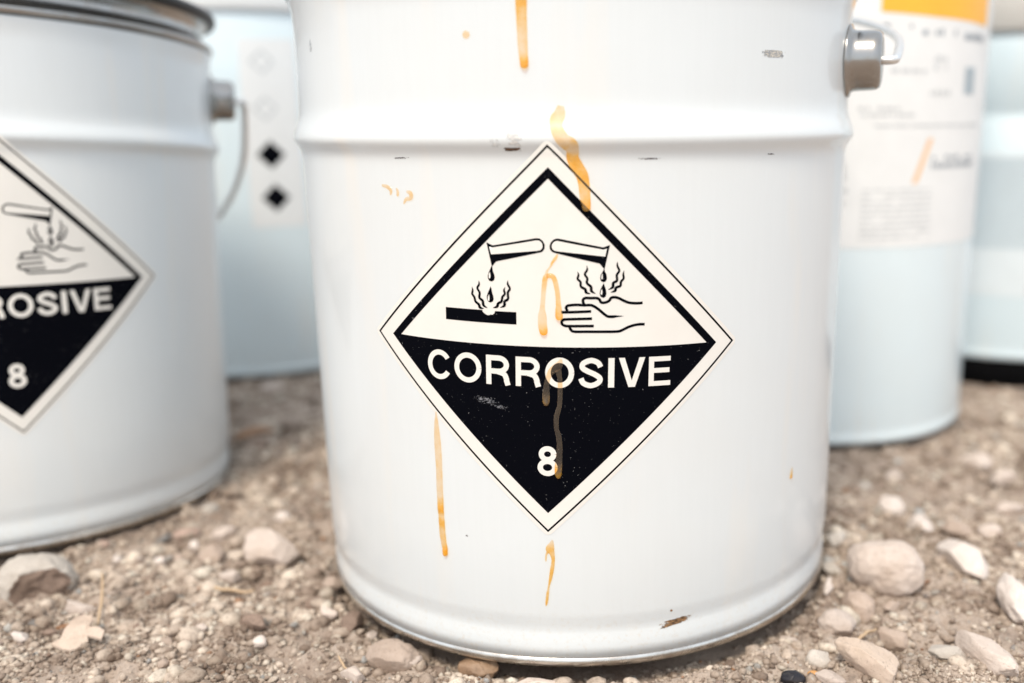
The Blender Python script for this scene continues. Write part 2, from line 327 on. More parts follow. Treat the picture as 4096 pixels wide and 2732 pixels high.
def paint(name, col, dirt=(.62, .55, .46), rough=.3, amount=.12):
    a = NT(name); co = a.coord()
    mp = a.n("ShaderNodeMapping"); mp.inputs["Scale"].default_value = (1, 1, .06); a.l(co, mp.inputs["Vector"])
    streak = a.noise(420, 3, .6, mp.outputs[0]); spots = a.noise(300, 5, .65, co); broad = a.noise(9, 4, .6, co)
    c = a.mix(a.ramp(broad.outputs[0], [(.45, (0, 0, 0)), (.8, (amount,) * 3)]), col, dirt)
    c = a.mix(a.ramp(streak.outputs[0], [(.42, (.06,) * 3), (.60, (0, 0, 0))]), c, tuple(x * .86 for x in col))
    warm_refl = a.n("ShaderNodeMapping"); warm_refl.inputs["Scale"].default_value = (1, 1, .12); a.l(co, warm_refl.inputs["Vector"])
    rn = a.noise(34, 3, .5, warm_refl.outputs[0]); c = a.mix(a.ramp(rn.outputs[0], [(.56, (0, 0, 0)), (.70, (.35,) * 3)]), c, (.80, .74, .66))  # tall cream streaks: warm reflections painted into the enamel colour
    low = a.n("ShaderNodeSeparateXYZ"); a.l(co, low.inputs[0])
    lm = a.n("ShaderNodeMapRange", ins={"From Min": .035, "From Max": .0, "To Min": 0.0, "To Max": .5}); a.l(low.outputs[2], lm.inputs["Value"])
    sp2 = a.noise(500, 5, .7, co); mm_ = a.n("ShaderNodeMath", operation='MULTIPLY'); a.l(lm.outputs[0], mm_.inputs[0]); a.l(a.ramp(sp2.outputs[0], [(.52, (0, 0, 0)), (.66, (1, 1, 1))]), mm_.inputs[1])
    c = a.mix(mm_.outputs[0], c, dirt)
    specks = a.ramp(spots.outputs[0], [(.74, (0, 0, 0)), (.78, (.35,) * 3)])
    c = a.mix(specks, c, dirt)
    dent = a.noise(11, 2, .4, co); peel = a.noise(650, 2, .5, co)
    b = a.bump(streak.outputs[0], .06, .0003); b = a.bump(peel.outputs[0], .10, .0002, b); b = a.bump(dent.outputs[0], .22, .0022, b)
    rg = a.n("ShaderNodeMapRange", ins={"To Min": rough - .06, "To Max": rough + .12}); a.l(broad.outputs[0], rg.inputs["Value"])
    return a.set(**{"Base Color": c, "Roughness": rg.outputs[0], "Normal": b, "Coat Weight": .5, "Coat Roughness": .07})
M_WHITE = paint("white_enamel", (.695, .735, .755))
M_BLUE = paint("pale_blue_enamel", (.72, .825, .87))
M_BLUE2 = paint("pale_blue_plastic", (.66, .77, .82), rough=.4)

def metal(name, col, rough=.25, dirt=.5):
    a = NT(name); n = a.noise(90, 6, .65); n2 = a.noise(700, 3, .6)
    c = a.mix(a.ramp(n.outputs[0], [(.4, (0, 0, 0)), (.75, (dirt,) * 3)]), col, (.30, .23, .17))
    rg = a.n("ShaderNodeMapRange", ins={"To Min": rough - .08, "To Max": rough + .22}); a.l(n.outputs[0], rg.inputs["Value"])
    return a.set(**{"Base Color": c, "Metallic": 1.0, "Roughness": rg.outputs[0], "Normal": a.bump(n2.outputs[0], .12, .0002)})
M_STEEL = metal("galvanised_steel", (.37, .365, .355), .14)
M_WIRE = metal("bright_wire", (.80, .80, .79), .35, .15)
M_RIMST = metal("worn_tin_rim", (.72, .70, .66), .2, .75)
M_GREYLID = NT("grey_lid").set(**{"Base Color": (.50, .48, .45), "Roughness": .45})
def flat(name, col, rough=.4, **kw):
    a = NT(name); n = a.noise(60, 5, .6)
    c = a.mix(n.outputs[0], tuple(x * .93 for x in col), tuple(min(1, x * 1.05) for x in col))
    return a.set(**{"Base Color": c, "Roughness": rough, **kw})
M_GASKET = flat("black_rubber", (.012, .012, .014), .5)
M_GAPSHADE = flat("gap_shade", (.0025, .0025, .003), .8, **{"Specular IOR Level": .05})  # near-black colour painting the shade in the gap below a drum
M_PAPER2 = flat("pale_paper", (.70, .76, .79), .5)
M_LABEL = flat("cream_vinyl", (.77, .75, .71), .33)
def black_print():
    a = NT("black_print"); co = a.coord()
    n = a.noise(950, 3, .7, co); b = a.noise(60, 4, .6, co)
    dust = a.n("ShaderNodeMath", operation='MULTIPLY')
    a.l(a.ramp(n.outputs[0], [(.68, (0, 0, 0)), (.72, (.9,) * 3)]), dust.inputs[0])
    a.l(a.ramp(b.outputs[0], [(.42, (.1,) * 3), (.75, (1,) * 3)]), dust.inputs[1])
    c = a.mix(dust.outputs[0], (.002, .0024, .0045), (.5, .5, .5))
    return a.set(**{"Base Color": c, "Roughness": .5, "Specular IOR Level": .02})
M_BLACK = black_print()
M_ORANGE = flat("orange_print", (.95, .47, .04), .4)
M_PAPER = flat("white_paper", (.80, .81, .81), .5)
M_GREYTXT = flat("grey_print", (.28, .32, .36), .5)
M_BLUETXT = flat("slate_print", (.33, .43, .50), .5)
M_LINETXT = flat("pale_slate_print", (.48, .57, .62), .5)
M_PALETXT = flat("faint_print", (.58, .60, .61), .5)
M_PEACH = flat("peach_print", (.86, .56, .33), .5)

def drip_mat():
    a = NT("amber_residue"); at = a.n("ShaderNodeAttribute", attribute_name="amount"); f = at.outputs["Fac"]
    n = a.noise(260, 4, .6)
    mot = a.n("ShaderNodeMapRange", ins={"From Min": .35, "From Max": .65, "To Min": .5, "To Max": 1.5}); a.l(n.outputs[0], mot.inputs["Value"])
    mu = a.n("ShaderNodeMath", operation='MULTIPLY'); a.l(f, mu.inputs[0]); a.l(mot.outputs[0], mu.inputs[1]); f = mu.outputs[0]
    tint = a.ramp(f, [(0, (1, .93, .84)), (.15, (1, .84, .64)), (.5, (1, .70, .23)), (1, (1, .60, .07))])
    tr = a.n("ShaderNodeBsdfTransparent"); a.l(tint, tr.inputs["Color"])
    df = a.n("ShaderNodeBsdfDiffuse"); a.l(a.ramp(f, [(0, (.95, .76, .58)), (1, (1, .52, .06))]), df.inputs["Color"])
    fa = a.n("ShaderNodeMapRange", ins={"To Min": .02, "To Max": .22}); a.l(f, fa.inputs["Value"])
    m1 = a.n("ShaderNodeMixShader"); a.l(fa.outputs[0], m1.inputs[0]); a.l(tr.outputs[0], m1.inputs[1]); a.l(df.outputs[0], m1.inputs[2])
    gl = a.n("ShaderNodeBsdfGlossy", ins={"Roughness": .06}); fr = a.n("ShaderNodeFresnel", ins={"IOR": 1.42})
    b = a.bump(n.outputs[0], .25, .0004); a.l(b, gl.inputs["Normal"])
    m2 = a.n("ShaderNodeMixShader"); ge = a.n("ShaderNodeNewGeometry"); sb = a.n("ShaderNodeMath", operation='SUBTRACT', use_clamp=True); a.l(fr.outputs[0], sb.inputs[0]); a.l(ge.outputs["Backfacing"], sb.inputs[1]); g3 = a.n("ShaderNodeMath", operation='MULTIPLY', use_clamp=True, ins={1: 1.7}); a.l(sb.outputs[0], g3.inputs[0]); a.l(g3.outputs[0], m2.inputs[0]); a.l(m1.outputs[0], m2.inputs[1]); a.l(gl.outputs[0], m2.inputs[2])
    a.l(m2.outputs[0], a.out.inputs["Surface"]); return a.m
M_DRIP = drip_mat()
def scuff_mat(name, c1, c2, thr, scale):
    a = NT(name); mp = a.n("ShaderNodeMapping"); mp.inputs["Scale"].default_value = (.55, .55, 1.3); a.l(a.coord(), mp.inputs["Vector"]); co = mp.outputs[0]
    n = a.noise(scale, 6, .7, co)
    uv = a.n("ShaderNodeAttribute", attribute_name="edge")
    ad = a.n("ShaderNodeMath", operation='ADD'); a.l(n.outputs[0], ad.inputs[0]); a.l(uv.outputs["Fac"], ad.inputs[1])
    al = a.ramp(ad.outputs[0], [(thr, (0, 0, 0)), (thr + .05, (1, 1, 1))])
    n2 = a.noise(scale * 1.7, 4, .6, co)
    return a.set(**{"Base Color": a.mix(a.ramp(n2.outputs[0], [(.4, (0, 0, 0)), (.6, (1, 1, 1))]), c1, c2), "Alpha": al, "Roughness": .6})
SCUFF = dict(rust=scuff_mat("rust_chip", (.05, .03, .02), (.12, .06, .03), .62, 420),
             grey=scuff_mat("grey_scuff", (.35, .38, .42), (.6, .62, .64), .66, 900),
             grey2=scuff_mat("pale_scuff", (.6, .62, .63), (.75, .75, .74), .68, 700),
             scuff=scuff_mat("bare_metal_scuff", (.25, .27, .30), (.62, .58, .5), .57, 900),
             dash=scuff_mat("dark_nick", (.03, .03, .04), (.16, .13, .13), .72, 2200),
             chip=scuff_mat("brown_chip", (.05, .03, .018), (.36, .20, .09), .60, 700),
             crater=scuff_mat("pale_chipped_primer", (.80, .78, .74), (.50, .50, .50), .70, 420),
             haze=scuff_mat("pale_scratch", (.10, .105, .12), (.22, .225, .25), .78, 1700),
             dot=scuff_mat("brown_dot", (.25, .12, .04), (.3, .15, .05), .52, 300))

def stone_mat(name, c1, c2, c3, rough=.75, bump=.5):
    a = NT(name); co = a.coord(); n = a.noise(110, 8, .65, co); n2 = a.noise(600, 6, .7, co); n3 = a.noise(35, 3, .5, co)
    oi = a.n("ShaderNodeObjectInfo")
    c = a.mix(a.ramp(n.outputs[0], [(.35, (0, 0, 0)), (.65, (1, 1, 1))]), c1, c2)
    c = a.mix(a.ramp(n3.outputs[0], [(.52, (0, 0, 0)), (.68, (.75,) * 3)]), c, c3)
    pits = a.ramp(n2.outputs[0], [(.30, (.45,) * 3), (.44, (1, 1, 1))]); c = a.mix(.7, c, pits, 'MULTIPLY')
    hv = a.n("ShaderNodeHueSaturation"); mr = a.n("ShaderNodeMapRange", ins={"To Min": .88, "To Max": 1.1})
    a.l(oi.outputs["Random"], mr.inputs["Value"]); a.l(mr.outputs[0], hv.inputs["Value"]); a.l(c, hv.inputs["Color"])
    b = a.bump(n.outputs[0], bump, .0018); b = a.bump(n2.outputs[0], bump, .0006, b)
    return a.set(**{"Base Color": hv.outputs[0], "Roughness": rough, "Normal": b, "Specular IOR Level": .25})
STONE = dict(
    pale=stone_mat("pale_limestone", (0.53, 0.444, 0.385), (0.615, 0.525, 0.468), (0.424, 0.333, 0.27)),
    white=stone_mat("white_limestone", (0.657, 0.576, 0.52), (0.742, 0.657, 0.603), (0.572, 0.485, 0.416)),
    beige=stone_mat("beige_stone", (0.403, 0.313, 0.255), (0.477, 0.384, 0.322), (0.297, 0.222, 0.172)),
    sand=stone_mat("sandstone", (0.572, 0.455, 0.364), (0.636, 0.515, 0.426), (0.466, 0.353, 0.281)),
    grey=stone_mat("grey_stone", (0.50, 0.45, 0.40), (0.57, 0.52, 0.465), (0.40, 0.345, 0.295)),
    brown=stone_mat("brown_stone", (0.233, 0.167, 0.13), (0.297, 0.217, 0.172), (0.159, 0.111, 0.0832)),
    tan=stone_mat("damp_tan_stone", (0.276, 0.172, 0.104), (0.382, 0.263, 0.177), (0.148, 0.0909, 0.0572), .4),
    rose=stone_mat("rosy_stone", (0.424, 0.303, 0.25), (0.488, 0.364, 0.302), (0.35, 0.242, 0.187)),
    rust=stone_mat("rusty_stone", (0.36, 0.202, 0.114), (0.403, 0.263, 0.177), (0.159, 0.101, 0.0728)),
    black=stone_mat("black_flint", (0.0127, 0.0121, 0.0166), (0.0318, 0.0303, 0.0374), (0.053, 0.0404, 0.0312), .12, .15),
    orange=stone_mat("orange_quartz", (0.477, 0.242, 0.0832), (0.583, 0.333, 0.146), (0.371, 0.162, 0.052), .25, .2))

# ------------------------------------------------------------------ ground
def soil_mat():
    a = NT("sandy_soil"); co = a.coord()
    n1 = a.noise(14, 6, .6, co); n2 = a.noise(120, 8, .7, co); n3 = a.noise(900, 4, .65, co)
    c = a.mix(a.ramp(n1.outputs[0], [(.35, (0, 0, 0)), (.7, (1, 1, 1))]), (.30, .23, .185), (.56, .465, .39))
    c = a.mix(a.ramp(n2.outputs[0], [(.5, (0, 0, 0)), (.72, (.8,) * 3)]), c, (.56, .485, .42))
    c = a.mix(.75, c, a.ramp(n2.outputs[0], [(.30, (.4,) * 3), (.44, (1, 1, 1))]), 'MULTIPLY')
    c = a.mix(.6, c, a.ramp(n3.outputs[0], [(.32, (.45,) * 3), (.5, (1, 1, 1)), (.64, (1.0, 1.0, 1.0)), (.72, (1.35, 1.3, 1.25))]), 'MULTIPLY')
    vo = a.n("ShaderNodeTexVoronoi", ins={"Scale": 520.0}); a.l(co, vo.inputs["Vector"])
    b = a.bump(n2.outputs[0], .7, .0022); b = a.bump(n3.outputs[0], .7, .0008, b); b = a.bump(vo.outputs["Distance"], .35, .0006, b)
    return a.set(**{"Base Color": c, "Roughness": .9, "Normal": b, "Specular IOR Level": .15})
M_SOIL = soil_mat()
rs = np.random.RandomState(7)
LAT = rs.rand(256, 256)
def vnoise(x, y):
    xi = np.floor(x).astype(int); yi = np.floor(y).astype(int); fx = x - xi; fy = y - yi
    fx = fx * fx * (3 - 2 * fx); fy = fy * fy * (3 - 2 * fy)
    g = lambda a, b: LAT[a % 256, b % 256]
    return (g(xi, yi) * (1 - fx) + g(xi + 1, yi) * fx) * (1 - fy) + (g(xi, yi + 1) * (1 - fx) + g(xi + 1, yi + 1) * fx) * fy - .5
PAILS = [(-0.01196, .51054, .1385), (-.4031, .603, .1385), (-.36, 1.006, .141), (.18, .785, .126), (.42, .97, .146)]
def soil(x, y):
    x = np.asarray(x, float); y = np.asarray(y, float)
    h = np.full(x.shape, -.0062)
    for s, a in ((9, .0026), (23, .0042), (60, .0056), (140, .0042), (310, .0027), (640, .0015)):
        c, s_ = math.cos(s), math.sin(s)
        h += a * vnoise((x * c - y * s_) * s + 31.7, (x * s_ + y * c) * s + 11.3)
    far = np.clip((np.hypot(x, y - .6) - 1.2) / 3, 0, 1)
    h += far * .05 * vnoise(x * .6, y * .6)
    for px, py, pr in PAILS:
        d = np.hypot(x - px, y - py)
        cap = (-.0058 if abs(px) < .1 else -.0022 if px < .3 else -.006) + np.clip((d - pr - (.004 if px < .3 else .05)) / .02, 0, 1) * .012
        if abs(px) < .1: cap = -.014 + np.clip((d - pr + .004) / .018, 0, 1) * .014
        h = np.where(d < pr + (.03 if px < .3 else .08), np.minimum(h, cap), h)
    return h
def axis(lo, hi, step, far):
    core = np.arange(lo, hi + step, step); out = []; d = step; v = hi
    while v < far: d *= 1.25; v += d; out.append(v)
    lw = []; d = step; v = lo
    while v > -far: d *= 1.25; v -= d; lw.append(v)
    return np.concatenate([lw[::-1], core, out])
xs = axis(-.46, .44, .0018, 80); ys = axis(.30, .95, .0020, 80)
gx, gy = np.meshgrid(xs, ys); gz = soil(gx, gy)
nx, ny = len(xs), len(ys); idx = np.arange(nx * ny).reshape(ny, nx)
gf = np.stack([idx[:-1, :-1], idx[:-1, 1:], idx[1:, 1:], idx[1:, :-1]], -1).reshape(-1, 4)
ground = obj("ground", big_mesh("ground", np.stack([gx, gy, gz], -1).reshape(-1, 3), gf), M_SOIL); tag(ground, kind="structure")

# ------------------------------------------------------------------ stones
def ico(sub):
    bm = bmesh.new(); bmesh.ops.create_icosphere(bm, subdivisions=sub, radius=1)
    bm.verts.ensure_lookup_table()
    V = np.array([v.co[:] for v in bm.verts]); F = np.array([[v.index for v in f.verts] for f in bm.faces]); bm.free(); return V, F
def pebble_shape(V, ang, seed, lump=.16):
    r = np.random.RandomState(seed); off = Vector(r.rand(3) * 50)
    W = V.copy()
    for i in range(len(W)):
        v = Vector(W[i])
        k = 1 + lump * noise.noise(v * 1.1 + off) * 1.6 + lump * .5 * noise.noise(v * 2.7 + off) + .03 * noise.noise(v * 7 + off)
        W[i] *= k
    for _ in range(int(3 + ang * 12)):
        n = r.randn(3); n /= np.linalg.norm(n); t = 1 - ang * (.18 + .34 * r.rand())
        d = W @ n - t; W -= np.outer(np.maximum(d, 0) * .93, n)
    for i in range(len(W)):
        v = Vector(W[i]); W[i] *= 1 + .035 * noise.noise(v * 5 + off) + .018 * noise.noise(v * 13 + off)
    W /= np.abs(W).max(0); return W
V4, F4 = ico(5); V2, F2 = ico(2)
STONES = DATA2["stones"]
for k, (lb, x, y, a_, b_, h_, yaw, ang, tone) in enumerate(STONES):
    small = a_ < .007
    V, F = ico(4) if small else (V4, F4)
    h_ *= 1.12 if a_ > .0115 else 1.05; ang = min(ang + (.0 if ang < .13 else .22), 1); Wv = pebble_shape(V, ang, 100 + k, .07 + .13 * ang) * np.array([a_, b_, h_])
    # coarse grain on the surface
    chip = None
    if k == 0:                                   # a broken, rougher face on its front right
        nv = np.array([.74, -.62, -.05]); nv /= np.linalg.norm(nv); U = Wv / np.array([a_, b_, h_]); d = U @ nv - .62
        chip = d > 0; rough = np.array([noise.noise(Vector(u) * 4) for u in U]) * .10
        U -= np.outer(np.maximum(d, 0) * .95 - np.where(chip, rough, 0), nv); Wv = U * np.array([a_, b_, h_])
    me = big_mesh("stone", Wv, F)
    if chip is not None:
        me.materials.append(STONE[tone]); me.materials.append(STONE["brown"])
        me.polygons.foreach_set("material_index", chip[F].all(1).astype(np.int32))
    name = "pebble" if a_ < .0075 else "stone"
    o = obj(name, me, STONE[tone])
    z = float(soil(x, y)) + h_ * (.62)
    if math.hypot(x - PAILS[0][0], y - PAILS[0][1]) < .1385 + b_ * .6: z = min(z, -h_ * .98 + .0005)
    if k in (30, 31): z = -h_ - .0004
    if k == 27: z = -h_ * .55
    y2 = y - (.013 if k in (0, 33) else .008) if a_ > .0115 else y; x *= y2 / y; y = y2
    o.location = (x, y, z); o.rotation_euler = (rs.uniform(-.12, .12), rs.uniform(-.12, .12), yaw)
    tag(o, lb, "pebble" if name == "pebble" else "stone", "stones lying on the soil")
# broken face of the big grey stone
# loose gravel: far more grains than anyone could count
def gravel():
    r = np.random.RandomState(3)
    shapes = [pebble_shape(V2, .3 + .6 * r.rand(), 900 + i, .22) for i in range(24)]
    Vs, Fs, base = [], [], 0
    def put(x, y, s):
        nonlocal base
        for px, py, pr in PAILS:
            if math.hypot(x - px, y - py) < pr + s * .7: return
        S = shapes[r.randint(24)] * s * np.array([1, .6 + .4 * r.rand(), .45 + .35 * r.rand()])
        a = r.rand() * 6.283; c, sn = math.cos(a), math.sin(a); t = r.randn() * .35
        S = S @ np.array([[1, 0, 0], [0, math.cos(t), math.sin(t)], [0, -math.sin(t), math.cos(t)]])
        S = S @ np.array([[c, sn, 0], [-sn, c, 0], [0, 0, 1]])
        z = float(soil(x, y)) + s * .22
        Vs.append(S + np.array([x, y, z])); Fs.append(F2 + base); base += len(V2)
    n = 0
    while n < 15000:
        u = r.rand() ** 1.35; y = .345 + u * .62
        # visible wedge of ground
        x = (-.78 + 1.34 * r.rand()) * y
        if not (-.47 < x < .45): continue
        dens = .25 + .75 * (vnoise(np.array(x * 16), np.array(y * 16)) > -.06)
        if r.rand() > dens: continue
        s = .00085 * (1 + u * 1.2) * math.exp(abs(r.randn()) * .72)
        put(x, y, min(s, .0062)); n += 1
    V1, F1 = ico(1); N = 70000                    # soil crumbs
    u = r.rand(N) ** 1.7; y = .35 + u * .40; x = (-.76 + 1.30 * r.rand(N)) * y
    keep = (x > -.46) & (x < .44)
    for px, py, pr in PAILS: keep &= np.hypot(x - px, y - py) > pr + (-.012 if abs(px) < .1 else .0015)
    keep &= (r.rand(N) < .16 + .84 * (vnoise(x * 22, y * 22) + .5 * vnoise(x * 70, y * 70) > .0))
    x, y, u = x[keep], y[keep], u[keep]; N = len(x)
    sz = .00058 * (1 + u * 1.3) * np.exp(np.abs(r.randn(N)) * .55)
    sh = V1[None] * (1 + .30 * r.randn(N, len(V1), 1)).clip(.55, 1.6) * (sz[:, None] * (.7 + .5 * r.rand(N, 3)) * np.array([1, 1, .8]))[:, None, :]
    a = r.rand(N) * 6.283; ca, sa = np.cos(a)[:, None], np.sin(a)[:, None]
    sh = np.stack([sh[..., 0] * ca - sh[..., 1] * sa, sh[..., 0] * sa + sh[..., 1] * ca, sh[..., 2]], -1)
    sh += np.stack([x, y, soil(x, y) + sz * .25], -1)[:, None, :]
    Vs.append(sh.reshape(-1, 3)); Fs.append((F1[None] + (base + np.arange(N) * len(V1))[:, None, None]).reshape(-1, 3))
    base += N * len(V1); N = 26000                # sparser grit over the wider yard
    x = r.uniform(-1.3, 1.4, N); y = r.uniform(-.15, 2.4, N)
    keep = ~((x > -.77 * y) & (x < .53 * y) & (y < .70) & (y > .34))
    for px, py, pr in PAILS: keep &= np.hypot(x - px, y - py) > pr + .004
    keep &= r.rand(N) < .3 + .7 * (vnoise(x * 14, y * 14) > -.05)
    x, y = x[keep], y[keep]; N = len(x); sz = .0013 * np.exp(np.abs(r.randn(N)) * .55)
    sh = V1[None] * (1 + .28 * r.randn(N, len(V1), 1)).clip(.55, 1.6) * (sz[:, None] * (.7 + .5 * r.rand(N, 3)))[:, None, :]
    sh += np.stack([x, y, soil(x, y) + sz * .25], -1)[:, None, :]
    Vs.append(sh.reshape(-1, 3)); Fs.append((F1[None] + (base + np.arange(N) * len(V1))[:, None, None]).reshape(-1, 3))
    return big_mesh("gravel", np.concatenate(Vs), np.concatenate(Fs))
def gravel_mat():
    a = NT("mixed_gravel"); g = a.n("ShaderNodeNewGeometry"); n = a.noise(500, 5, .65)
    c = a.ramp(g.outputs["Random Per Island"], [(0, (.25, .195, .16)), (.25, (.41, .34, .29)), (.6, (.53, .455, .395)), (.84, (.63, .56, .49)), (.95, (.60, .56, .50)), (.98, (.36, .38, .40)), (1, (.34, .18, .09))])
    c = a.mix(.6, c, a.ramp(n.outputs[0], [(.32, (.36, .33, .31)), (.52, (1, 1, 1))]), 'MULTIPLY')
    pn = a.noise(26, 5, .65); c = a.mix(1.0, c, a.ramp(pn.outputs[0], [(.38, (.50, .44, .39)), (.56, (1.06, 1.03, .98))]), 'MULTIPLY')
    return a.set(**{"Base Color": c, "Roughness": .7, "Normal": a.bump(n.outputs[0], .5, .0006), "Specular IOR Level": .3})
go = obj("gravel", gravel(), gravel_mat()); tag(go, "fine pale gravel scattered over the brown soil", None, None, "stuff")

# dry straws and a flat flake on the soil
M_STRAW = flat("dry_straw", (.50, .36, .23), .6)
for k, (lb, pts, rad) in enumerate(DATA2["twigs"]):
    P = catmull(pts, 5); L_ = []
    for i, p in enumerate(P):
        lift = .0035 if k != 0 else .002 + .012 * (1 - i / (len(P) - 1))
        L_.append((p[0], p[1], float(soil(p[0], p[1])) * .5 - .0025 + lift))
    nn = len(L_); rr = [rad * (.55 + .45 * math.sin(math.pi * (i + .6) / (nn + .2))) for i in range(nn)]
    tag(obj("straw", tube("straw", L_, rr, 8), M_STRAW), lb, "straw", "dry straws on the soil")
fl = DATA2["flake"]; cx = sum(p[0] for p in fl) / len(fl); cy = sum(p[1] for p in fl) / len(fl)
bm = bmesh.new(); top = []; n = len(fl)
rings = []
for s_ in (1, .72, .4):
    rings.append([bm.verts.new((cx + (p[0] - cx) * s_, cy + (p[1] - cy) * s_, 0)) for p in fl])
ce = bm.verts.new((cx, cy, 0))
for a_, b_ in zip(rings, rings[1:]):
    for i in range(n): bm.faces.new((a_[i], a_[(i + 1) % n], b_[(i + 1) % n], b_[i]))
for i in range(n): bm.faces.new((rings[-1][i], rings[-1][(i + 1) % n], ce))
for v in bm.verts:
    v.co.z = -.0012 + (v.co.y - cy) * .22 + .0012 * noise.noise(v.co * 160) + .0004 * noise.noise(v.co * 600)
ret = bmesh.ops.extrude_face_region(bm, geom=bm.faces[:])
for e in ret["geom"]:
    if isinstance(e, bmesh.types.BMVert): e.co.z += .0011
bmesh.ops.recalc_face_normals(bm, faces=bm.faces)
me = bpy.data.meshes.new("flake"); bm.to_mesh(me); bm.free()
tag(obj("bark_flake", me, STONE["sand"]), "flat cream flake with a ragged edge lying on the lower left gravel", "flake")

# ------------------------------------------------------------------ pails
BODY = [(.1365, .0046), (.1385, .0046), (.1386, .0100), (.1384, .0135), (.1379, .0162), (.1378, .0180), (.1381, .0205), (.1388, .0240), (.1392, .0270), (.1394, .06), (.1395, .10), (.1396, .15), (.1398, .19)]
for i in range(49):
    h = .207 + i * .001; BODY.append((.1398 + .0036 * math.exp(-((h - .2302) / (.0072 if h > .2302 else .0046)) ** 2), h))
BODY += [(.1398, .262), (.1399, .280), (.1402, .288), (.1412, .2915), (.1412, .2925), (.133, .2926)]
_h = np.array([p[1] for p in BODY[1:-3]]); _r = np.array([p[0] for p in BODY[1:-3]])
def prad(h): return float(np.interp(h, _h, _r))
def torus_prof(r, z, t, n=12): return [(r + t * math.cos(2 * math.pi * k / n), z + t * math.sin(2 * math.pi * k / n)) for k in range(n + 1)]
ME_BODY = lathe("body", BODY, 256)
ME_RIM = lathe("base_rim", [(.1300, .0012), (.1362, .0002), (.1376, .0000), (.1387, .0006), (.1391, .0017), (.1391, .0031), (.1386, .0043), (.1380, .0048), (.1370, .0049)], 256)
ME_BOTTOM = lathe("base_plate", [(.0001, .004), (.1310, .004), (.1312, .0012)], 96)
ring_prof = [(.1335, .2930), (.1405, .2932), (.1424, .2940), (.1430, .2956), (.1426, .2972), (.1408, .2985), (.1385, .2998), (.1368, .3020), (.1360, .3055), (.1366, .3090), (.1384, .3115), (.1405, .3125), (.1405, .3130), (.1330, .3131)]
ME_RING = lathe("clamp_ring", ring_prof, 192)
ME_GASK = lathe("rim_gasket", [(.1330, .3132), (.1420, .3120), (.1446, .3130), (.1456, .3156), (.1446, .3182), (.1415, .3192), (.1330, .3192)], 192)
ME_LID = lathe("lid", [(.1335, .3170), (.1325, .3160), (.1300, .3120), (.1280, .3100), (.0001, .3100)], 128)
EAR_H = .264
ear_prof = [(.0001, -.001), (.0168, -.001), (.0171, .0002), (.0168, .0012), (.0146, .0020), (.0141, .0030), (.0139, .0050), (.0137, .0118), (.0133, .0138), (.0124, .0151), (.0100, .0157), (.0001, .0160)]
def ear_mesh():
    me = lathe("bail_ear", ear_prof, 48)
    me.transform(Matrix.Rotation(math.radians(90), 4, 'X'))   # axis now towards -y
    # a pressed seam across the flange
    return me
ME_EAR = ear_mesh()
def wrap(me, s0, h0, rot, off, R0=None):
    """flat (u,v mm) mesh -> wrapped on the pail wall; off = metres proud of the wall (added to local z)"""
    c, sn = math.cos(rot), math.sin(rot)
    for v in me.vertices:
        u, w_, d = v.co.x, v.co.y, v.co.z
        s = s0 + u * c - w_ * sn; h = h0 + u * sn + w_ * c; r = (R0 or prad(h / 1000)) + off + d
        t = s / 1000 / (R0 or .1398); v.co = (r * math.sin(t), -r * math.cos(t), h / 1000)
    me.update()
    N = []
    for v in me.vertices:
        rr_ = math.hypot(v.co.x, v.co.y); N.append((v.co.x / rr_, v.co.y / rr_, 0))
    me.normals_split_custom_set_from_vertices(N); return me
def slices(bm, step=1.6):
    xs_ = [v.co.x for v in bm.verts]; x = math.floor(min(xs_) / step) * step + step
    while x < max(xs_):
        bmesh.ops.bisect_plane(bm, geom=bm.verts[:] + bm.edges[:] + bm.faces[:], plane_co=(x, 0, 0), plane_no=(1, 0, 0)); x += step
    ys_ = [v.co.y for v in bm.verts]
    if max(ys_) > 60:
        for y in (60, 64, 68, 70, 72, 74, 76, 78, 80, 82):
            bmesh.ops.bisect_plane(bm, geom=bm.verts[:] + bm.edges[:] + bm.faces[:], plane_co=(0, y, 0), plane_no=(0, 1, 0))
class Flat:
    """flat artwork in millimetres; each piece sits a hair above the one before it"""
    def __init__(s): s.bm = bmesh.new(); s.z = 0
    def poly(s, pts, z=None):
        s.z += 2e-6; zz = s.z if z is None else z
        vs_ = [s.bm.verts.new((p[0], p[1], zz)) for p in pts]
        for t in tessellate_polygon([[Vector((p[0], p[1], 0)) for p in pts]]):
            try: s.bm.faces.new([vs_[i] for i in t])
            except ValueError: pass
    def strip(s, pts, wd, z=None):
        s.z += 2e-6; zz = s.z if z is None else z; n = len(pts); prev = None
        for i in range(n):
            a = np.array(pts[max(i - 1, 0)]); b = np.array(pts[min(i + 1, n - 1)]); t = (b - a) / max(np.linalg.norm(b - a), 1e-9)
            nrm = np.array([-t[1], t[0]]) * (wd[i] if isinstance(wd, list) else wd) / 2; p = np.array(pts[i])
            cur = (s.bm.verts.new((*(p + nrm), zz)), s.bm.verts.new((*(p - nrm), zz)))
            if prev: s.bm.faces.new((prev[0], prev[1], cur[1], cur[0]))
            prev = cur
    def ring(s, out, inn):
        s.z += 2e-6; n = len(out); o = [s.bm.verts.new((*p, s.z)) for p in out]; i_ = [s.bm.verts.new((*p, s.z)) for p in inn]
        for k in range(n): s.bm.faces.new((o[k], o[(k + 1) % n], i_[(k + 1) % n], i_[k]))
    def mesh(s, name, step=1.6):
        bmesh.ops.recalc_face_normals(s.bm, faces=s.bm.faces)
        for f in s.bm.faces:
            if f.normal.z < 0: f.normal_flip()
        slices(s.bm, step); me = bpy.data.meshes.new(name); s.bm.to_mesh(me); s.bm.free()
        me.polygons.foreach_set("use_smooth", [True] * len(me.polygons)); return me
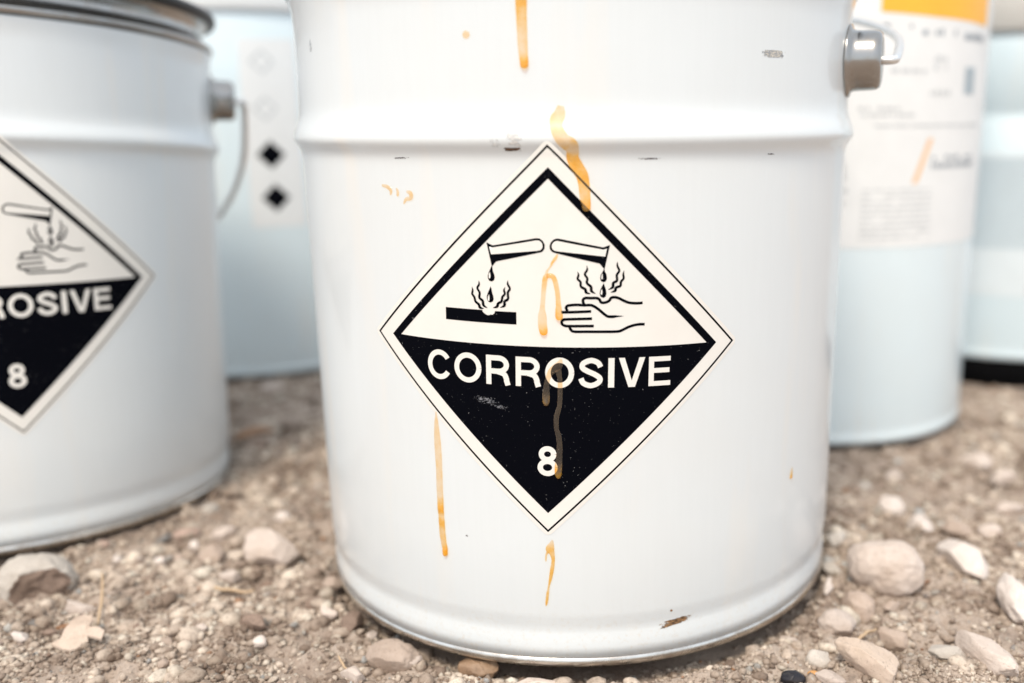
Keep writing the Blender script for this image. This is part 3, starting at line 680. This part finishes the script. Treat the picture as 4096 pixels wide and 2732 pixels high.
def arc(cx, cy, rx, ry, a0, a1, n=28): return [(cx + rx * math.cos(R(a0 + (a1 - a0) * k / n)), cy + ry * math.sin(R(a0 + (a1 - a0) * k / n))) for k in range(n + 1)]
def diamond(d): return [(0, d), (-d, 0), (0, -d), (d, 0)]
def glyph(F, ch, x0, x1, y0, y1):
    w_, h = x1 - x0, y1 - y0; t = h * .178; cx, cy = (x0 + x1) / 2, (y0 + y1) / 2
    if ch == 'O': F.strip(arc(cx, cy, w_ / 2 - t / 2, h / 2 - t / 2 + .2, 0, 360, 48), t)
    elif ch == 'C': F.strip(arc(cx + .2, cy, w_ / 2 - t / 2 + .1, h / 2 - t / 2 + .2, 33, 327, 40), t)
    elif ch == 'I': F.poly([(x0, y0), (x1, y0), (x1, y1), (x0, y1)])
    elif ch == 'E':
        q = t * .92; m = cy + .35
        F.poly([(x0, y0), (x1, y0), (x1, y0 + q), (x0 + t, y0 + q), (x0 + t, m - q / 2), (x1 - .5, m - q / 2), (x1 - .5, m + q / 2), (x0 + t, m + q / 2), (x0 + t, y1 - q), (x1 - .1, y1 - q), (x1 - .1, y1), (x0, y1)])
    elif ch == 'V':
        F.poly([(x0, y1), (x0 + t * 1.1, y1), (cx, y0 + t * 1.25), (x1 - t * 1.1, y1), (x1, y1), (cx + t * .62, y0), (cx - t * .62, y0)])
    elif ch == 'R':
        F.poly([(x0, y0), (x0 + t, y0), (x0 + t, y1), (x0, y1)])
        m = y0 + h * .46; ry = (y1 - m - t / 2 + t * .5) / 2 - t * .02; yb = y1 - t / 2; ym = m
        bw = x1 - .5 - t / 2
        F.strip([(x0 + t * .6, yb), (bw - ry * 1.0, yb)] + arc(bw - ry, (yb + ym) / 2, ry, (yb - ym) / 2, 90, -90, 18)[1:] + [(x0 + t * .6, ym)], t)
        F.strip(catmull([(bw - ry * 1.25, ym), (bw - ry * .35, ym - t * .45), (bw - .1, ym - t * 1.3), (bw, y0 + t * .9), (x1 - t * .45, y0)], 5), t * 1.02)
    elif ch == 'S':
        P = [(x1 - t * .55, y1 - h * .30), (x1 - t * 1.05, y1 - t * .85), (cx, y1 - t * .42), (x0 + t * .95, y1 - t * .95), (x0 + t * .75, y1 - h * .315), (cx - w_ * .16, y1 - h * .425), (cx + w_ * .17, cy - h * .055), (x1 - t * .65, y0 + h * .315), (x1 - t * .95, y0 + t * .95), (cx, y0 + t * .42), (x0 + t * .95, y0 + t * .9), (x0 + t * .5, y0 + h * .32)]
        F.strip(catmull(P, 6), t)
    elif ch == '8':
        ct = y0 + h * .735; cb = y0 + h * .275
        F.strip(arc(cx, ct, w_ * .44 - t * .5, h * .262 - t * .42, 0, 360, 40), t)
        F.strip(arc(cx, cb, w_ * .5 - t * .5, h * .285 - t * .42, 0, 360, 40), t)
def round_diamond(d, r):
    out = []
    for k, a in enumerate((90, 180, 270, 0)):
        ca = d - r * 1.4142; out += arc(ca * math.cos(R(a)), ca * math.sin(R(a)), r, r, a - 45, a + 45, 6)
    return out
D_ = DATA
def label_meshes():
    out = {}
    F = Flat(); F.poly(round_diamond(83.6, 2.4)); out["warning_label"] = (F.mesh("warning_label"), M_LABEL, 1.5e-4)
    F = Flat(); F.ring(diamond(81.4), diamond(80.25)); out["outline"] = (F.mesh("outline"), M_BLACK, 2.1e-4)
    F = Flat(); F.ring(diamond(72.6), diamond(68.2)); out["border"] = (F.mesh("border"), M_BLACK, 2.2e-4)
    F = Flat(); F.poly([(-69.6, .3), (69.6, .3), (0, -69.9)]); out["black_field"] = (F.mesh("black_field"), M_BLACK, 1.9e-4)
    F = Flat()
    for ch, (x0, x1, y0, y1) in zip("CORROSIVE", D_["letters"]): glyph(F, ch, x0, x1, -16.75, -4.2)
    out["lettering"] = (F.mesh("lettering"), M_LABEL, 2.9e-4)
    F = Flat(); e = D_["eight"]; glyph(F, '8', e[0], e[1], e[2], e[3]); out["class_number"] = (F.mesh("class_number"), M_LABEL, 2.9e-4)
    F = Flat()
    for p in D_["black"]: F.poly(p)
    for P, wd in D_["strokes"]:
        q = catmull([list(p) + [a] for p, a in zip(P, wd)], 5); F.strip([(v[0], v[1]) for v in q], [max(float(v[2]), .04) for v in q])
    out["symbol"] = (F.mesh("symbol"), M_BLACK, 2.2e-4)
    F = Flat()
    for p in D_["white"]: F.poly(p)
    out["symbol_highlight"] = (F.mesh("symbol_highlight"), M_LABEL, 3.2e-4)
    return out
LABEL_MESH = label_meshes()
def add_label(parent, s0, h0, rot):
    root = None
    for nm, (me, mt, off) in LABEL_MESH.items():
        m2 = me.copy(); wrap(m2, s0, h0, rot, off)
        o = obj(nm, m2, mt, parent if root is None else root)
        if root is None: root = o
    return root
def ear(parent, az):
    o = obj("bail_ear", ME_EAR, M_STEEL, parent); r = .1396
    o.location = (r * math.sin(az), -r * math.cos(az), EAR_H); o.rotation_euler = (0, 0, az); return o
def handle(parent, az, tilt):
    """wire bail between the two ears; tilt 0 = straight up, positive leans to the back (away from the ear axis' front)"""
    r = .1396 + .015; stub = .0065; pts = []
    ax = Vector((math.sin(az), -math.cos(az), 0)); bk = Vector((math.cos(az), math.sin(az), 0))
    upd = Vector((0, 0, 1)) * math.cos(tilt) + bk * math.sin(tilt); C = Vector((0, 0, EAR_H))
    Rw = r + stub
    half = [C + ax * r]; half += [C + ax * (r + stub * .7), C + ax * (Rw - .001) + upd * .0012, C + ax * Rw + upd * .004, C + ax * Rw + upd * .03]
    for k in range(1, 25):
        a = math.pi * k / 25; half.append(C + ax * Rw * math.cos(a) + upd * (.03 + Rw * .98 * math.sin(a)))
    end = [C - ax * (Rw) + upd * .03, C - ax * Rw + upd * .004, C - ax * (Rw - .001) + upd * .0012, C - ax * (r + stub * .7), C - ax * r]
    P = catmull([tuple(p) for p in half + end], 4)
    return obj("wire_handle", tube("wire_handle", P, .0022, 10), M_WIRE, parent)
def pail(label, loc, rot, az, tilt):
    t = empty("paint_pail", loc, rot); tag(t, label, "pail", "white steel pails with corrosive labels")
    obj("body", ME_BODY, M_WHITE, t); obj("base_rim", ME_RIM, M_RIMST, t); obj("base_plate", ME_BOTTOM, M_WHITE, t)
    obj("clamp_ring", ME_RING, M_STEEL, t); obj("rim_gasket", ME_GASK, M_GASKET, t); obj("lid", ME_LID, M_STEEL, t)
    ear(t, az); ear(t, az + math.pi); handle(t, az, tilt)
    return t
main = pail("white steel pail in sharp focus with amber drips running over its corrosive label", (-0.01196, .51054, 0), (0, 0, 0), R(70), R(76))
add_label(main, -9.1, 147.0, -.0195)
lt = pail("blurred white steel pail with silver clamp ring, left of the sharp one", (-.4031, .603, -.0045), (0, 0, 0), R(112), R(140))
lt.rotation_mode = 'QUATERNION'
lt.rotation_quaternion = Matrix(((math.cos(.0152), 0, math.sin(.0152)), (0, 1, 0), (-math.sin(.0152), 0, math.cos(.0152)))).to_quaternion() @ Matrix.Rotation(-.0675, 3, 'X').to_quaternion()
add_label(lt, 86.5, 150.4, .01)

# drips
def drip(parent, pts, name="amber_drip"):
    P = catmull(pts, 6); V, F, A = [], [], []; m = 9
    n = len(P); hs = [p[1] for p in P]
    for i, (s, h, wd, am) in enumerate(P):
        wd = max(wd * 1.02, .15)
        if i == n - 1: wd *= .15
        elif i == n - 2: wd *= .62
        elif i == n - 3: wd *= .86
        a = np.array(P[max(i - 1, 0)][:2]); b = np.array(P[min(i + 1, n - 1)][:2]); t = (b - a) / max(np.linalg.norm(b - a), 1e-9)
        nx_, ny_ = -t[1], t[0]; th = (.00022 + .0012 * max(am - .12, 0)) * min(1, wd / 2.2)
        for k in range(m):
            q = -1 + 2 * k / (m - 1); q = math.sin(q * math.pi / 2)
            s2, h2 = s + nx_ * wd / 2 * q, h + ny_ * wd / 2 * q
            r = prad(h2 / 1000) + .00034 + th * math.sqrt(max(1 - q * q, 0)); tt = s2 / 1000 / .1398
            V.append((r * math.sin(tt), -r * math.cos(tt), h2 / 1000)); A.append(max(0, min(1, am * (.9 + .75 * abs(q) ** 6))))
    for i in range(n - 1):
        for k in range(m - 1): F.append((i * m + k, (i + 1) * m + k, (i + 1) * m + k + 1, i * m + k + 1))
    me = mesh(name, V, F)
    at = me.attributes.new("amount", 'FLOAT', 'POINT'); at.data.foreach_set("value", A)
    return obj(name, me, M_DRIP, parent)
for d in D_["drips"]: drip(main, d)
# chips and scuffs
def scuff(parent, s, h, wd, ht, ang, kind, off=.00012, name="paint_chip"):
    V, F, E = [], [], []; nx_, ny_ = 15, 9; c, sn = math.cos(ang), math.sin(ang)
    for j in range(ny_):
        for i in range(nx_):
            a, b = -1 + 2 * i / (nx_ - 1), -1 + 2 * j / (ny_ - 1); u, v = a * wd / 2 * 1.15, b * ht / 2 * 1.15
            s2, h2 = s + u * c - v * sn, h + u * sn + v * c; r = prad(h2 / 1000) + off; t = s2 / 1000 / .1398
            V.append((r * math.sin(t), -r * math.cos(t), h2 / 1000)); E.append(.3 * (1 - max(a * a, 0)) * (1 - b * b) ** .5 if abs(b) < 1 else 0)
    for j in range(ny_ - 1):
        for i in range(nx_ - 1): F.append((j * nx_ + i, j * nx_ + i + 1, (j + 1) * nx_ + i + 1, (j + 1) * nx_ + i))
    me = mesh(name, V, F); me.attributes.new("edge", 'FLOAT', 'POINT').data.foreach_set("value", E)
    return obj(name, me, SCUFF[kind], parent)
for q in D_["scuffs"]: scuff(main, *q)
for q in ([-36, 123.5, 17, 4, -.12, 'haze'], [-31, 121.5, 14, 2.4, -.25, 'haze']): scuff(main, *q, .00028, "scratch")
for q in ([70, 271, 5, 3, 0, 'grey'], [30, 268, 5, 3, 0, 'grey2']): scuff(lt, *q)
for q in ([[55, 262, 3, .15], [54.6, 258, 2.4, .2], [54.5, 255, 1.6, .3]], [[58, 247, 3, .3], [57.5, 243, 2.6, .5], [57.4, 240, 1.4, .9]]): drip(lt, q)

# ------------------------------------------------------------------ rear pails
def band(name, parent, mt, R0, s0, s1, h0, h1, off, step=3):
    F = Flat(); F.poly([(s0, h0), (s1, h0), (s1, h1), (s0, h1)]); me = F.mesh(name, step); wrap(me, 0, 0, 0, off, R0)
    return obj(name, me, mt, parent)
def shape(name, parent, mt, R0, polys, off, step=3):
    F = Flat()
    for p in polys: F.poly(p)
    me = F.mesh(name, step); wrap(me, 0, 0, 0, off, R0); return obj(name, me, mt, parent)
def rect(x0, x1, y0, y1): return [(x0, y0), (x1, y0), (x1, y1), (x0, y1)]
def drum(label, cat, loc, R0, H, mt, lidm, gap_shade=False):
    t = empty("drum", loc); tag(t, label, cat, "rear drums")
    f0 = .024 if gap_shade else .0
    if gap_shade:
        obj("gap_shade", lathe("gap_shade", [(.001, -.004), (R0 - .006, -.004), (R0 - .003, 0), (R0 - .003, .0235), (R0 - .01, .0239)], 96), M_GAPSHADE, t)  # added black ring, stands for the shadowed gap beneath the raised drum
    prof = [(R0 - .004, f0 + .0002), (R0 - .001, f0 + .0004), (R0 + .0006, f0 + .003), (R0 + .0006, f0 + .006), (R0 - .0006, f0 + .009), (R0, f0 + .013), (R0, H * .5), (R0, H - .012), (R0 - .001, H - .004), (R0 - .004, H)]
    if gap_shade:
        prof = prof[:-3] + [(R0, .236), (R0 - .003, .241), (R0 - .003, .248), (R0, .253)] + prof[-3:]
    obj("body", lathe("drum_body", prof, 160), mt, t)
    obj("lid", lathe("drum_lid", [(R0 - .002, H - .004), (R0 + .003, H - .002), (R0 + .004, H + .002), (R0 + .004, H + .028), (R0 + .002, H + .032), (R0 - .006, H + .032), (R0 - .01, H + .026), (.0001, H + .026)], 128), lidm, t)
    return t
md = drum("pale blue drum with two black diamond symbols, behind the gap between the front pails", "drum", (-.36, 1.006, 0), .14, .338, M_BLUE, M_PAPER)
lb_ = band("paper_label", md, M_PAPER, .14, 39, 88, 143, 312, .0003)
def dia(cx, cy, d): return [(cx, cy + d), (cx - d, cy), (cx, cy - d), (cx + d, cy)]
shape("hazard_symbol", lb_, M_BLACK, .14, [dia(60.2, 209.6, 12.6)], .0005); shape("hazard_symbol", lb_, M_BLACK, .14, [dia(61.6, 170.2, 12.6)], .0005)
for cy_ in (250.6, 292):
    F = Flat(); F.ring([(x + 58.5, y + cy_) for x, y in diamond(11)], [(x + 58.5, y + cy_) for x, y in diamond(8)]); me = F.mesh("faded_symbol", 3); wrap(me, 0, 0, 0, .0005, .14); obj("faded_symbol", me, M_PALETXT, lb_)
rd = drum("pale blue drum with an orange-topped white label, behind the right side of the sharp pail", "drum", (.18, .785, 0), .125, .352, M_BLUE, M_PAPER)
lb_ = band("paper_label", rd, M_PAPER, .125, -60, 150, 148, 345, .0003)
shape("orange_panel", lb_, M_ORANGE, .125, [[(10.5, 307.5), (30, 306.3), (52, 305), (85, 303.8), (120, 302), (120, 342), (10.5, 342)]], .0005)
rr = random.Random(5)
def words(x0, x1, y, h, dens=.75, wmin=2, wmax=7):
    out = []; x = x0
    while x < x1:
        w_ = rr.uniform(wmin, wmax)
        if rr.random() < dens: out.append(rect(x, min(x + w_, x1), y, y + h * rr.uniform(.7, 1)))
        x += w_ + rr.uniform(1, 2.2)
    return out
txt = words(12, 34, 297, 3, .9) + words(42, 74, 293, 4.5, .8) + words(84, 116, 291, 6, .9)
shape("heading_text", lb_, M_GREYTXT, .125, txt, .0005)
tx = words(-20, 30, 243, 3, .8) + words(0, 44, 239, 2.5, .8) + words(10, 120, 232, 1.8, .95, 6, 20) + words(52, 78, 253, 4, .9) + words(-30, -8, 200, 8, 1)
shape("small_text", lb_, M_PALETXT, .125, tx, .0005); tx = []
for k in range(9): tx += words(4, 60, 188 - k * 4.2, 1.5, .92, 2, 9)
for k in range(3): tx += words(-40, -6, 196 - k * 9, 4, .8)
shape("paragraph_text", lb_, M_PALETXT, .125, tx, .0005); tx = []
shape("bold_text", lb_, M_GREYTXT, .125, words(58, 112, 203, 5, .9, 2, 4) + words(58, 110, 209, 3, .7), .0005)
tx += words(20, 48, 268, 3, .8) + words(54, 66, 270, 5, .9) + words(54, 66, 276, 4, .9)
shape("address_text", lb_, M_PALETXT, .125, tx, .0005)
shape("code_block", lb_, M_BLUETXT, .125, [rect(88 + k * 1.9, 88.9 + k * 1.9 + (k % 3) * .3, 254, 273) for k in range(8)], .0005)
shape("slash_mark", lb_, M_PEACH, .125, [[(41.5, 193), (46, 193), (58, 224), (53.5, 224)]], .0005)
fd = drum("pale blue drum with a line-printed label and painted gap shadow, cut by the right edge", "drum", (.42, .97, -.004), .145, .316, M_BLUE2, M_GREYLID, True)
lb_ = band("printed_label", fd, M_PAPER2, .145, -110, 60, 84, 212, .0003)
lines = []
for k in range(26): lines.append(rect(-108, 58, 128 + k * 3.1, 128 + k * 3.1 + (1.5 if k % 3 else 2.1)))
shape("line_text", lb_, M_LINETXT, .145, lines, .0005)
shape("seal_mark", lb_, M_PALETXT, .145, [arc(-30, 92, 6, 6, 0, 345, 22)], .0005)
